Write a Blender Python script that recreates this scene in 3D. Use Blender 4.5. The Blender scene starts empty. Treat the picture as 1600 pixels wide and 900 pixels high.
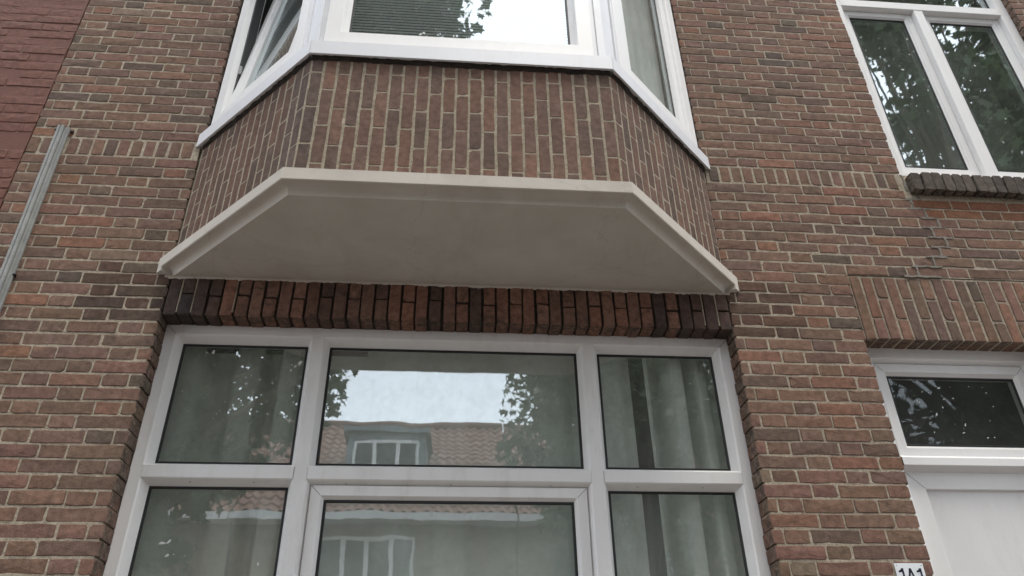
import bpy, math, random
import numpy as np
from mathutils import Vector, Matrix

rnd = random.Random(141)
nrs = np.random.RandomState(7)
SC = bpy.context.scene
COL = SC.collection
R = math.radians

# ------------------------------------------------------------------ camera
# y = 0 is the face of the brick wall, the street lies towards -y, z = 0 is the height of the lens
GROUND = -1.5
CAM = np.array([0.0, -3.109, 0.0])
YAW, PITCH, ROLL, FOC = R(5.273), R(32.234), R(-1.021), 1200.0
_f = np.array([math.sin(YAW)*math.cos(PITCH), math.cos(YAW)*math.cos(PITCH), math.sin(PITCH)])
_r0 = np.array([math.cos(YAW), -math.sin(YAW), 0.0]); _u0 = np.cross(_r0, _f)
_r = math.cos(ROLL)*_r0 + math.sin(ROLL)*_u0
_u = -math.sin(ROLL)*_r0 + math.cos(ROLL)*_u0
cam = bpy.data.cameras.new('camera'); cam.sensor_width = 36; cam.lens = FOC/1600*36
cam.clip_start = 0.05; cam.clip_end = 2000
co = bpy.data.objects.new('camera', cam); COL.objects.link(co)
co.matrix_world = Matrix(((_r[0], _u[0], -_f[0], CAM[0]), (_r[1], _u[1], -_f[1], CAM[1]), (_r[2], _u[2], -_f[2], CAM[2]), (0, 0, 0, 1)))
SC.camera = co
def proj(p):
    v = np.asarray(p) - CAM; zc = v @ _f
    return 800 + FOC*(v @ _r)/zc, 450 - FOC*(v @ _u)/zc

# ------------------------------------------------------------------ sky, sun, exposure
SUN_EL = R(72)                          # cloud-softened light, high and a little to the right
w = bpy.data.worlds.new('World'); SC.world = w; w.use_nodes = True
nt = w.node_tree; nt.nodes.clear()
sky = nt.nodes.new('ShaderNodeTexSky'); sky.sky_type = 'NISHITA'; sky.sun_disc = False
sky.sun_elevation = SUN_EL; sky.sun_rotation = R(155); sky.air_density = 1.0; sky.dust_density = 3.0; sky.ozone_density = 1.0
mixw = nt.nodes.new('ShaderNodeMix'); mixw.data_type = 'RGBA'; mixw.inputs[0].default_value = 0.8
mixw.inputs[7].default_value = (9.6, 10.15, 10.75, 1)                       # even pale cloud cover
bg = nt.nodes.new('ShaderNodeBackground'); bg.inputs[1].default_value = 0.10
ow = nt.nodes.new('ShaderNodeOutputWorld')
nt.links.new(sky.outputs[0], mixw.inputs[6]); nt.links.new(mixw.outputs[2], bg.inputs[0]); nt.links.new(bg.outputs[0], ow.inputs[0])
sun = bpy.data.lights.new('sun', 'SUN'); sun.energy = 1.0; sun.angle = R(20); sun.color = (1.0, 0.96, 0.86)
so = bpy.data.objects.new('sun', sun); COL.objects.link(so)
sd = Vector((0.42, -0.78, 0)).normalized()*math.cos(SUN_EL) + Vector((0, 0, math.sin(SUN_EL)))
so.rotation_euler = sd.to_track_quat('Z', 'Y').to_euler(); so.location = (6, -10, 20)
SC.view_settings.view_transform = 'Standard'; SC.view_settings.look = 'None'
SC.view_settings.gamma = 1.0; SC.view_settings.use_curve_mapping = False
SC.view_settings.exposure = 1.55
SC.render.engine = 'CYCLES'
SC.cycles.max_bounces = 7; SC.cycles.transparent_max_bounces = 16; SC.cycles.use_denoising = True

# ------------------------------------------------------------------ mesh helpers
class MB:
    def __init__(self): self.v = []; self.f = []
    def quad(self, a, b, c, d):
        n = len(self.v); self.v += [tuple(a), tuple(b), tuple(c), tuple(d)]; self.f.append((n, n+1, n+2, n+3))
    def poly(self, pts):
        n = len(self.v); self.v += [tuple(p) for p in pts]; self.f.append(tuple(range(n, n+len(pts))))
    def box(self, x0, x1, y0, y1, z0, z1):
        n = len(self.v)
        self.v += [(x, y, z) for z in (z0, z1) for y in (y0, y1) for x in (x0, x1)]
        for q in ((0, 2, 3, 1), (4, 5, 7, 6), (0, 1, 5, 4), (2, 6, 7, 3), (0, 4, 6, 2), (1, 3, 7, 5)):
            self.f.append(tuple(n+i for i in q))
    def grid(self, rows):
        """rows: list of equally long point lists"""
        n = len(self.v); m = len(rows[0])
        for r_ in rows: self.v += [tuple(p) for p in r_]
        for i in range(len(rows)-1):
            for j in range(m-1):
                a = n+i*m+j; self.f.append((a, a+1, a+m+1, a+m))
    def tube(self, pts, rad, seg=8, cap=True):
        pts = [Vector(p) for p in pts]; n = len(self.v)
        for i, p in enumerate(pts):
            t = (pts[min(i+1, len(pts)-1)] - pts[max(i-1, 0)]).normalized()
            a = t.orthogonal().normalized() if i == 0 else (a - t*a.dot(t)).normalized()
            b = t.cross(a); r_ = rad[i] if isinstance(rad, (list, tuple)) else rad
            for k in range(seg):
                g = 2*math.pi*k/seg; self.v.append(tuple(p + a*(r_*math.cos(g)) + b*(r_*math.sin(g))))
        for i in range(len(pts)-1):
            for k in range(seg):
                q = n+i*seg+k; q2 = n+i*seg+(k+1) % seg
                self.f.append((q, q2, q2+seg, q+seg))
        if cap:
            self.f.append(tuple(n+k for k in range(seg))[::-1]); e = n+(len(pts)-1)*seg; self.f.append(tuple(e+k for k in range(seg)))
    def build(self, name, mat, parent=None, smooth=False, kind=None):
        me = bpy.data.meshes.new(name); me.from_pydata(self.v, [], self.f); me.update()
        if smooth: me.shade_smooth()
        return link(name, me, mat, parent, kind)
def link(name, me, mat, parent=None, kind=None):
    if mat is not None and not me.materials: me.materials.append(mat)
    o = bpy.data.objects.new(name, me); COL.objects.link(o)
    if parent is not None: o.parent = parent
    if kind: o['kind'] = kind
    return o
def empty(name, loc=(0, 0, 0)):
    o = bpy.data.objects.new(name, None); COL.objects.link(o); o.location = loc; o.empty_display_size = 0.1
    return o
def tag(o, label, cat, group=None):
    o['label'] = label; o['category'] = cat
    if group: o['group'] = group
    return o
def bevel(o, wdt, seg=2):
    m = o.modifiers.new('bevel', 'BEVEL'); m.width = wdt; m.segments = seg; m.limit_method = 'ANGLE'; m.angle_limit = R(35); return o

# ------------------------------------------------------------------ materials
def new_mat(name):
    m = bpy.data.materials.new(name); m.use_nodes = True
    n = m.node_tree; b = n.nodes['Principled BSDF']; return m, n, b
def N(n, t, **kw):
    x = n.nodes.new(t)
    for k, v in kw.items(): setattr(x, k, v)
    return x
def noise(n, scale, detail=4, rough=0.6, vec=None, dist=0.0):
    x = N(n, 'ShaderNodeTexNoise'); x.inputs['Scale'].default_value = scale; x.inputs['Detail'].default_value = detail
    x.inputs['Roughness'].default_value = rough; x.inputs['Distortion'].default_value = dist
    if vec is not None: n.links.new(vec, x.inputs['Vector'])
    return x
def ramp(n, src, p0, p1, c0=(0, 0, 0, 1), c1=(1, 1, 1, 1)):
    x = N(n, 'ShaderNodeValToRGB'); x.color_ramp.elements[0].position = p0; x.color_ramp.elements[1].position = p1
    x.color_ramp.elements[0].color = c0; x.color_ramp.elements[1].color = c1
    n.links.new(src, x.inputs[0]); return x
def mixc(n, fac, a, b, mode='MIX'):
    x = N(n, 'ShaderNodeMix', data_type='RGBA', blend_type=mode)
    for s, i in ((fac, 0), (a, 6), (b, 7)):
        if isinstance(s, (int, float)): x.inputs[i].default_value = s
        elif isinstance(s, tuple): x.inputs[i].default_value = s
        else: n.links.new(s, x.inputs[i])
    return x.outputs[2]
def bump(n, b, h, strength, dist=0.002):
    x = N(n, 'ShaderNodeBump'); x.inputs['Strength'].default_value = strength; x.inputs['Distance'].default_value = dist
    n.links.new(h, x.inputs['Height']); n.links.new(x.outputs[0], b.inputs['Normal'])
def pos(n): return N(n, 'ShaderNodeNewGeometry').outputs['Position']

def brick_mat(name, stain=0.34, bloom=0.30, rough=0.9, bump_s=0.9, smear=0.85, arris_shade=0.8):
    m, n, b = new_mat(name)
    a1 = N(n, 'ShaderNodeAttribute', attribute_type='OBJECT', attribute_name='tint')
    a2 = N(n, 'ShaderNodeAttribute', attribute_type='GEOMETRY', attribute_name='tint')
    add = mixc(n, 1.0, a1.outputs['Color'], a2.outputs['Color'], 'ADD')
    p = pos(n)
    n1 = noise(n, 34, 6, 0.7, p); n2 = noise(n, 9, 4, 0.65, p, 1.2); n3 = noise(n, 150, 3, 0.6, p); n4 = noise(n, 17, 5, 0.7, p, 0.6)
    v = ramp(n, n1.outputs[0], 0.25, 0.75, (0.55, 0.53, 0.51, 1), (1.46, 1.44, 1.42, 1))
    c = mixc(n, 1.0, add, v.outputs[0], 'MULTIPLY')
    dark = ramp(n, n2.outputs[0], 0.52, 0.72)
    dm = N(n, 'ShaderNodeMath', operation='MULTIPLY'); dm.inputs[1].default_value = stain; n.links.new(dark.outputs[0], dm.inputs[0])
    c = mixc(n, dm.outputs[0], c, (0.035, 0.03, 0.028, 1))
    li = ramp(n, n4.outputs[0], 0.58, 0.78)
    lm = N(n, 'ShaderNodeMath', operation='MULTIPLY'); lm.inputs[1].default_value = bloom; n.links.new(li.outputs[0], lm.inputs[0])
    c = mixc(n, lm.outputs[0], c, (0.33, 0.27, 0.225, 1))
    # mortar smeared unevenly over the brick's arrises
    ed = N(n, 'ShaderNodeAttribute', attribute_type='GEOMETRY', attribute_name='edge'); n5 = noise(n, 55, 4, 0.7, p)
    ma = N(n, 'ShaderNodeMath', operation='MULTIPLY_ADD'); ma.inputs[1].default_value = 0.9; n.links.new(n5.outputs[0], ma.inputs[0]); n.links.new(ed.outputs['Fac'], ma.inputs[2])
    ma2 = N(n, 'ShaderNodeMapRange'); ma2.inputs[1].default_value = 1.30; ma2.inputs[2].default_value = 1.62; ma2.inputs[4].default_value = smear
    n.links.new(ma.outputs[0], ma2.inputs[0]); c = mixc(n, ma2.outputs[0], c, (0.36, 0.305, 0.25, 1))
    # thin crack shadow beside the mortar, painted dark along the arris
    n6 = noise(n, 40, 3, 0.7, p, 0.5); gr = ramp(n, n6.outputs[0], 0.38, 0.62); ee = N(n, 'ShaderNodeMapRange'); ee.inputs[1].default_value = 0.62; ee.inputs[2].default_value = 0.95; ee.inputs[4].default_value = arris_shade
    n.links.new(ed.outputs['Fac'], ee.inputs[0]); gm = N(n, 'ShaderNodeMath', operation='MULTIPLY'); n.links.new(gr.outputs[0], gm.inputs[0]); n.links.new(ee.outputs[0], gm.inputs[1])
    c = mixc(n, gm.outputs[0], c, (0.045, 0.036, 0.030, 1))
    n.links.new(c, b.inputs['Base Color']); b.inputs['Roughness'].default_value = rough
    b.inputs['Specular IOR Level'].default_value = 0.25
    h = mixc(n, 0.5, n1.outputs[0], n3.outputs[0]); bump(n, b, h, bump_s, 0.004)
    return m
def rough_mat(name, col, col2, scale=12, rough=0.9, bscale=120, bstr=0.5, dist=0.003, spec=0.25, crevice_speckle=0.0):
    m, n, b = new_mat(name); p = pos(n)
    n1 = noise(n, scale, 6, 0.65, p); n2 = noise(n, bscale, 4, 0.7, p)
    r_ = ramp(n, n1.outputs[0], 0.3, 0.7, (*col, 1), (*col2, 1)); cc = r_.outputs[0]
    if crevice_speckle:  # dark specks in the colour stand in for crevice shade in the joints
        n3 = noise(n, 70, 4, 0.75, p); g3 = ramp(n, n3.outputs[0], 0.3, 0.65, (1-crevice_speckle, 1-crevice_speckle, 1-crevice_speckle, 1), (1.12, 1.12, 1.12, 1)); cc = mixc(n, 1.0, cc, g3.outputs[0], 'MULTIPLY')
    n.links.new(cc, b.inputs['Base Color'])
    b.inputs['Roughness'].default_value = rough; b.inputs['Specular IOR Level'].default_value = spec
    if bstr: bump(n, b, n2.outputs[0], bstr, dist)
    return m
def plain(name, col, rough=0.5, metal=0.0):
    m, n, b = new_mat(name); b.inputs['Base Color'].default_value = (*col, 1); b.inputs['Roughness'].default_value = rough; b.inputs['Metallic'].default_value = metal
    return m
def pvc_mat(name, col=(0.74, 0.735, 0.75), dirt=(0.50, 0.47, 0.43), amount=0.5):
    m, n, b = new_mat(name); p = pos(n)
    mp = N(n, 'ShaderNodeMapping'); mp.inputs['Scale'].default_value = (1, 1, 0.25); n.links.new(p, mp.inputs[0])
    n1 = noise(n, 14, 7, 0.7, mp.outputs[0]); n2 = noise(n, 60, 3, 0.6, p)
    r_ = ramp(n, n1.outputs[0], 0.5, 0.85); mm = N(n, 'ShaderNodeMath', operation='MULTIPLY'); mm.inputs[1].default_value = amount; n.links.new(r_.outputs[0], mm.inputs[0])
    n.links.new(mixc(n, mm.outputs[0], (*col, 1), (*dirt, 1)), b.inputs['Base Color'])
    rr = ramp(n, n1.outputs[0], 0.3, 0.8, (0.3, 0.3, 0.3, 1), (0.55, 0.55, 0.55, 1)); n.links.new(rr.outputs[0], b.inputs['Roughness'])
    bump(n, b, n2.outputs[0], 0.08, 0.001)
    return m
def glass_mat(name, fac, tint=(0.86, 0.92, 0.88), wav=0.03, film=0.05):
    m = bpy.data.materials.new(name); m.use_nodes = True; n = m.node_tree; n.nodes.clear()
    out = N(n, 'ShaderNodeOutputMaterial'); tr = N(n, 'ShaderNodeBsdfTransparent'); gl = N(n, 'ShaderNodeBsdfGlossy'); mx = N(n, 'ShaderNodeMixShader')
    tr.inputs[0].default_value = (*tint, 1); gl.inputs['Roughness'].default_value = 0.012; gl.inputs[0].default_value = (0.92, 0.97, 1.0, 1)
    lf = N(n, 'ShaderNodeLayerWeight'); lw = N(n, 'ShaderNodeMath', operation='POWER'); lw.inputs[1].default_value = 4.0; n.links.new(lf.outputs['Facing'], lw.inputs[0])
    ma = N(n, 'ShaderNodeMath', operation='MULTIPLY_ADD'); ma.inputs[1].default_value = 0.6; ma.inputs[2].default_value = fac; n.links.new(lw.outputs[0], ma.inputs[0])
    p = pos(n); ns = noise(n, 3.2, 2, 0.5, p)
    bp = N(n, 'ShaderNodeBump'); bp.inputs['Strength'].default_value = wav; bp.inputs['Distance'].default_value = 0.02
    n.links.new(ns.outputs[0], bp.inputs['Height']); n.links.new(bp.outputs[0], gl.inputs['Normal'])
    n.links.new(ma.outputs[0], mx.inputs[0]); n.links.new(tr.outputs[0], mx.inputs[1]); n.links.new(gl.outputs[0], mx.inputs[2])
    # thin dust film; its pale colour also puts a haze over the panes
    df = N(n, 'ShaderNodeBsdfDiffuse'); df.inputs[0].default_value = (0.45, 0.46, 0.42, 1); m2 = N(n, 'ShaderNodeMixShader')
    nd = noise(n, 16, 7, 0.75, p, 0.8); rd = ramp(n, nd.outputs[0], 0.42, 0.85, (film*0.75,)*3+(1,), (film*1.9,)*3+(1,))
    n.links.new(rd.outputs[0], m2.inputs[0]); n.links.new(mx.outputs[0], m2.inputs[1]); n.links.new(df.outputs[0], m2.inputs[2])
    n.links.new(m2.outputs[0], out.inputs[0])
    return m
def cloth_mat(name, col, trans=0.25):
    m, n, b = new_mat(name); p = pos(n); n1 = noise(n, 6, 4, 0.6, p)
    r_ = ramp(n, n1.outputs[0], 0.3, 0.7, tuple(c*0.88 for c in col)+(1,), tuple(c*1.08 for c in col)+(1,)); n.links.new(r_.outputs[0], b.inputs['Base Color'])
    b.inputs['Roughness'].default_value = 0.95; b.inputs['Specular IOR Level'].default_value = 0.1
    tr = N(n, 'ShaderNodeBsdfTranslucent'); n.links.new(r_.outputs[0], tr.inputs[0]); mx = N(n, 'ShaderNodeMixShader'); mx.inputs[0].default_value = trans
    n.links.new(b.outputs[0], mx.inputs[1]); n.links.new(tr.outputs[0], mx.inputs[2]); n.links.new(mx.outputs[0], n.nodes['Material Output'].inputs[0])
    return m

M = {}
M['brick'] = brick_mat('brick_clay')
M['brick_soot'] = brick_mat('brick_sooted', stain=0.8, bloom=0.12, bump_s=0.9, smear=0.1)
M['brick_red'] = brick_mat('brick_painted_red', stain=0.12, bloom=0.0, rough=0.62, bump_s=0.35, smear=0.0, arris_shade=0.25)
M['mortar'] = rough_mat('mortar_beige', (0.36, 0.30, 0.225), (0.51, 0.44, 0.345), 9, 0.95, 160, 0.9, 0.006, crevice_speckle=0.5)
M['mortar_bay'] = rough_mat('mortar_bay_beige', (0.33, 0.28, 0.205), (0.44, 0.38, 0.29), 11, 0.95, 160, 0.9, 0.006, crevice_speckle=0.45)
M['mortar_grey'] = rough_mat('mortar_cement_grey', (0.19, 0.172, 0.148), (0.30, 0.272, 0.232), 45, 0.95, 140, 1.0, 0.006)
M['mortar_soot'] = rough_mat('mortar_sooted', (0.022, 0.019, 0.017), (0.06, 0.05, 0.042), 20, 0.95, 140, 1.0, 0.006)
M['red_paint'] = rough_mat('red_wall_paint', (0.130, 0.054, 0.038), (0.155, 0.066, 0.046), 10, 0.65, 90, 0.5, 0.004)
def plaster_mat():
    m = rough_mat('plaster_paint', (0.49, 0.445, 0.39), (0.575, 0.53, 0.475), 3.0, 0.75, 70, 0.35, 0.003); n = m.node_tree; b = n.nodes['Principled BSDF']; p = pos(n)
    src = b.inputs['Base Color'].links[0].from_socket; n1 = noise(n, 2.3, 8, 0.72, p, 1.5); st = ramp(n, n1.outputs[0], 0.50, 0.70); mm = N(n, 'ShaderNodeMath', operation='MULTIPLY'); mm.inputs[1].default_value = 0.28
    n.links.new(st.outputs[0], mm.inputs[0]); c = mixc(n, mm.outputs[0], src, (0.33, 0.27, 0.20, 1))
    vo = N(n, 'ShaderNodeTexVoronoi', feature='DISTANCE_TO_EDGE'); vo.inputs['Scale'].default_value = 1.5; nd = noise(n, 6, 4, 0.7, p); wv = mixc(n, 0.18, p, nd.outputs['Color']); n.links.new(wv, vo.inputs['Vector'])
    ck = ramp(n, vo.outputs[0], 0.0, 0.006, (1, 1, 1, 1), (0, 0, 0, 1)); ck2 = N(n, 'ShaderNodeMath', operation='MULTIPLY'); ck2.inputs[1].default_value = 0.22; n.links.new(ck.outputs[0], ck2.inputs[0])
    n.links.new(mixc(n, ck2.outputs[0], c, (0.22, 0.18, 0.14, 1)), b.inputs['Base Color']); return m
M['plaster'] = plaster_mat()
M['pvc'] = pvc_mat('white_frame', (0.76, 0.745, 0.735))
M['pvc_clean'] = pvc_mat('white_frame_clean', (0.80, 0.785, 0.775), (0.6, 0.58, 0.57), 0.3)
M['alu'] = pvc_mat('white_metal_sill', (0.70, 0.70, 0.725), (0.5, 0.49, 0.48), 0.35)
M['door_panel'] = pvc_mat('door_paint', (0.74, 0.72, 0.715), (0.55, 0.5, 0.47), 0.5)
M['gasket'] = plain('black_rubber', (0.012, 0.012, 0.013), 0.6)
M['hole'] = plain('drain_hole', (0.01, 0.01, 0.01), 0.9)
M['glass'] = glass_mat('window_glass', 0.17, (0.97, 0.985, 0.975), film=0.06)
M['glass_side'] = glass_mat('side_window_glass', 0.06, (0.95, 0.97, 0.96), film=0.05)
M['glass_door'] = glass_mat('door_light_glass', 0.03, (0.8, 0.82, 0.8), film=0.06)
M['glass_up'] = glass_mat('upper_window_glass', 0.27, (0.93, 0.96, 0.94), film=0.05)
M['room'] = rough_mat('room_plaster', (0.16, 0.155, 0.145), (0.2, 0.195, 0.185), 3, 0.9, 40, 0)
M['curtain'] = cloth_mat('curtain_greygreen', (0.87, 0.89, 0.85))
M['curtain_l'] = cloth_mat('curtain_dim', (0.62, 0.64, 0.58))
M['sheer'] = cloth_mat('curtain_sheer', (0.76, 0.80, 0.75))
M['lace'] = cloth_mat('lace_white', (0.80, 0.81, 0.78))
M['black_metal'] = plain('black_metal', (0.015, 0.015, 0.016), 0.4, 0.6)
M['blind'] = plain('blind_slat', (0.75, 0.75, 0.74), 0.5)
M['spot'] = rough_mat('splash_glint_spots', (0.6, 0.6, 0.58), (0.8, 0.8, 0.78), 40, 0.8, 90, 0)
M['zinc'] = rough_mat('galvanised_metal', (0.22, 0.225, 0.22), (0.34, 0.345, 0.335), 18, 0.5, 60, 0.2, 0.001, 0.5)
M['enamel'] = plain('white_enamel', (0.78, 0.8, 0.82), 0.2)
M['navy'] = plain('navy_enamel', (0.012, 0.016, 0.035), 0.3)

# ------------------------------------------------------------------ brick shapes
EDGE = {}
def set_edge(me, counts):
    at = me.attributes.new('edge', 'FLOAT', 'POINT'); at.data.foreach_set('value', np.concatenate([np.array(EDGE[c]) for c in counts]).astype(np.float32))
def brick_shape(wd, ht, dp, seed, chip=0.0, flat=False):
    """front face at n = 0, body to n = -dp; returns verts (u, v, n) centred on u, v and faces"""
    rr = random.Random(seed)
    pts = []
    hw, hh = wd/2, ht/2
    c = [rr.uniform(0.0012, 0.0036) + (rr.uniform(0.003, 0.008) if rr.random() < chip else 0) for _ in range(4)]
    nl = 4 if wd >= ht else 2; nh = 2 if wd >= ht else 4
    if abs(wd-ht) < 0.06 and wd < 0.06: nl = nh = 2
    def j(): return rr.uniform(-0.0017, 0.0014)
    for k in range(nl): pts.append((-hw+c[0]+(wd-c[0]-c[1])*k/(nl-1), -hh + (j() if 0 < k < nl-1 else 0)))
    for k in range(nh): pts.append((hw + (j() if 0 < k < nh-1 else 0), -hh+c[1]+(ht-c[1]-c[2])*k/(nh-1)))
    for k in range(nl): pts.append((hw-c[2]-(wd-c[2]-c[3])*k/(nl-1), hh + (j() if 0 < k < nl-1 else 0)))
    for k in range(nh): pts.append((-hw + (j() if 0 < k < nh-1 else 0), hh-c[3]-(ht-c[3]-c[0])*k/(nh-1)))
    pts = [(x+j()*0.7, y+j()*0.7) for x, y in pts]
    m = len(pts); V = []; F = []
    for x, y in pts:                                             # inner ring of the face
        ins = rr.uniform(0.002, 0.0042)
        V.append((x - math.copysign(min(ins, hw*0.3), x), y - math.copysign(min(ins, hh*0.3), y), rr.uniform(-0.0012, 0.0008) if not flat else rr.uniform(-0.0003, 0.0002)))
    for x, y in pts: V.append((x, y, -rr.uniform(0.0014, 0.0032) if not flat else -rr.uniform(0.0016, 0.0024)))
    for x, y in pts: V.append((x, y, -dp))
    V.append((0, 0, rr.uniform(-0.001, 0.0015) if not flat else rr.uniform(0, 0.0005)))
    EDGE[len(V)] = [0.55]*m + [1.0]*m + [0.8]*m + [0.0]
    for k in range(m):
        k2 = (k+1) % m
        F.append((3*m, k, k2)); F.append((k, m+k, m+k2, k2)); F.append((m+k, 2*m+k, 2*m+k2, m+k2))
    return np.array(V), F
SHAPES = {}
def shape_set(key, wd, ht, dp, count, chip=0.18):
    SHAPES[key] = (wd, ht, [brick_shape(wd, ht, dp, hash((key, i, 5)) & 0xffff if False else sum(map(ord, key))*31+i*7, chip, key.startswith('bay')) for i in range(count)], {})
shape_set('stretcher', 0.210, 0.052, 0.098, 12)
shape_set('three_quarter', 0.155, 0.052, 0.098, 8)
shape_set('header', 0.100, 0.052, 0.098, 10)
shape_set('closer', 0.052, 0.052, 0.098, 4)
shape_set('soldier', 0.051, 0.208, 0.098, 8)
shape_set('half_soldier', 0.051, 0.101, 0.098, 8)
shape_set('bay_brick', 0.049, 0.208, 0.05, 8); shape_set('bay_half', 0.049, 0.101, 0.05, 6)
shape_set('sill_brick', 0.053, 0.118, 0.16, 6, 0.8)

class Frame:
    """a wall face: origin, horizontal direction u, outward normal n, up is z"""
    def __init__(s, o, u):
        s.o = np.array(o, float); s.u = np.array(u, float); s.u /= np.linalg.norm(s.u); s.n = np.array([s.u[1], -s.u[0], 0.0]); s.z = np.array([0, 0, 1.0])
    def p(s, u, v, n=0.0): return tuple(s.o + s.u*u + s.z*v + s.n*n)
WALL = Frame((0, 0, 0), (1, 0, 0))

class Course:
    """collects bricks, then makes the largest in view single objects and joins the rest"""
    def __init__(s, parent, mat, limit=300): s.items = []; s.parent = parent; s.mat = mat; s.limit = limit
    def add(s, fr, u, v, wd, ht, tint, jit=1.0, n=0.0, vert=None, keys=None):
        ks = keys or (('soldier', 'half_soldier') if ht > wd else ('stretcher', 'three_quarter', 'header', 'closer'))
        key = min(ks, key=lambda k: abs(SHAPES[k][0]-wd) + abs(SHAPES[k][1]-ht))
        i = rnd.randrange(len(SHAPES[key][2]))
        u += rnd.uniform(-1, 1)*0.0012*jit; v += rnd.uniform(-1, 1)*0.001*jit; n += rnd.uniform(-1, 1)*0.0014*jit
        rot = rnd.gauss(0, 0.0035)*jit; flip = rnd.random() < 0.5
        s.items.append((fr, u, v, n, wd/SHAPES[key][0], ht/SHAPES[key][1], rot, flip, key, i, tint))
    def matrix(s, it):
        fr, u, v, n, sx, sy, rot, flip = it[:8]
        a = math.pi if flip else 0.0; a += rot
        U = fr.u*math.cos(a) + fr.z*math.sin(a); V = -fr.u*math.sin(a) + fr.z*math.cos(a); o = np.array(fr.p(u, v, n))
        return Matrix(((U[0]*sx, V[0]*sy, fr.n[0], o[0]), (U[1]*sx, V[1]*sy, fr.n[1], o[1]), (U[2]*sx, V[2]*sy, fr.n[2], o[2]), (0, 0, 0, 1)))
    def area(s, it):
        fr, u, v, n, sx, sy, rot, flip, key, i, t = it; wd = SHAPES[key][0]*sx; ht = SHAPES[key][1]*sy
        q = [proj(fr.p(u+a*wd/2, v+b*ht/2)) for a, b in ((-1, -1), (1, -1), (1, 1), (-1, 1))]
        q = [(min(max(x, 0), 1600), min(max(y, 0), 900)) for x, y in q]
        return abs(sum(q[k][0]*q[(k+1) % 4][1]-q[(k+1) % 4][0]*q[k][1] for k in range(4)))/2
    def flush(s, rest_name='brick_field'):
        its = sorted(s.items, key=s.area, reverse=True)
        single = [i for i in its[:s.limit] if s.area(i) > 8]; rest = [i for i in its if not any(i is q for q in single[-1:])][len(single):] if single else its
        rest = its[len(single):]
        for it in single:
            key, i = it[8], it[9]; cache = SHAPES[key][3]; mk = (i, s.mat.name)
            if mk not in cache:
                V, F = SHAPES[key][2][i]; me = bpy.data.meshes.new('brick'); me.from_pydata(V.tolist(), [], F); me.update(); set_edge(me, [len(V)]); me.materials.append(s.mat); cache[mk] = me
            o = bpy.data.objects.new('brick', cache[mk]); COL.objects.link(o); o.parent = s.parent; o.matrix_world = s.matrix(it); o['tint'] = [float(c) for c in it[10]]
        if rest:
            vs = []; fs = []; cols = []; n = 0
            for it in rest:
                V, F = SHAPES[it[8]][2][it[9]]; mt = np.array(s.matrix(it)); vs.append(V @ mt[:3, :3].T + mt[:3, 3])
                fs += [tuple(k+n for k in f) for f in F]; n += len(V); cols.append(np.tile(np.array([*it[10], 1.0]), (len(V), 1)))
            me = bpy.data.meshes.new(rest_name); me.from_pydata(np.concatenate(vs).tolist(), [], fs); me.update()
            at = me.attributes.new('tint', 'FLOAT_COLOR', 'POINT'); at.data.foreach_set('color', np.concatenate(cols).astype(np.float32).ravel())
            set_edge(me, [len(q) for q in vs]); link(rest_name, me, s.mat, s.parent, 'stuff')

PAL = [((0.190, 0.112, 0.083), 6), ((0.178, 0.108, 0.081), 6), ((0.163, 0.102, 0.077), 5), ((0.110, 0.080, 0.064), 0.8), ((0.144, 0.096, 0.074), 2.2), ((0.218, 0.115, 0.079), 1.0), ((0.19, 0.142, 0.105), 0.3)]
def brick_tint(x, z):
    wts = [q for _, q in PAL]
    left = 1.0 if x < 0 else 0.0; up = min(max((z-1.6)/1.6, 0), 1)
    wts[3] *= 1 + left*(1.0+2.2*up); wts[2] *= 1+left*1.5; wts[4] *= 1+left*0.8; wts[0] *= 1+(1-left)*0.9; wts[5] *= 1+(1-left)*0.5
    c = rnd.choices([q for q, _ in PAL], wts)[0]; g = rnd.uniform(0.90, 1.11)
    return [c[0]*g*rnd.uniform(0.95, 1.05), c[1]*g*rnd.uniform(0.96, 1.04), c[2]*g*rnd.uniform(0.95, 1.05)]

# ------------------------------------------------------------------ ground
def sheet(name, x0, x1, y0, y1, z, mat):
    b = MB(); b.quad((x0, y0, z), (x1, y0, z), (x1, y1, z), (x0, y1, z)); o = b.build(name, mat); o['kind'] = 'structure'; return o
M['soil'] = rough_mat('ground', (0.12, 0.11, 0.095), (0.16, 0.15, 0.13), 2, 0.95, 30, 0.4)
M['asphalt'] = rough_mat('asphalt', (0.045, 0.045, 0.047), (0.07, 0.07, 0.07), 6, 0.9, 200, 0.6)
M['paving'] = rough_mat('paving', (0.13, 0.115, 0.10), (0.18, 0.16, 0.145), 4, 0.9, 60, 0.4)
sheet('ground', -400, 400, -400, 400, GROUND-0.14, M['soil'])
sheet('road', -120, 120, -9.6, -4.4, GROUND-0.12, M['asphalt'])
for nm, ya, yb in (('pavement', -4.3, 0.25), ('pavement', -13.7, -9.7)):
    b = MB(); b.box(-120, 120, ya, yb, GROUND-0.13, GROUND); o = b.build(nm, M['paving']); o['kind'] = 'structure'
for ya in (-4.4, -9.7):
    b = MB(); b.box(-120, 120, ya+0.002, ya+0.098, GROUND-0.13, GROUND+0.004); o = bevel(b.build('kerb', M['mortar_grey']), 0.012); o['kind'] = 'structure'

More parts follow.
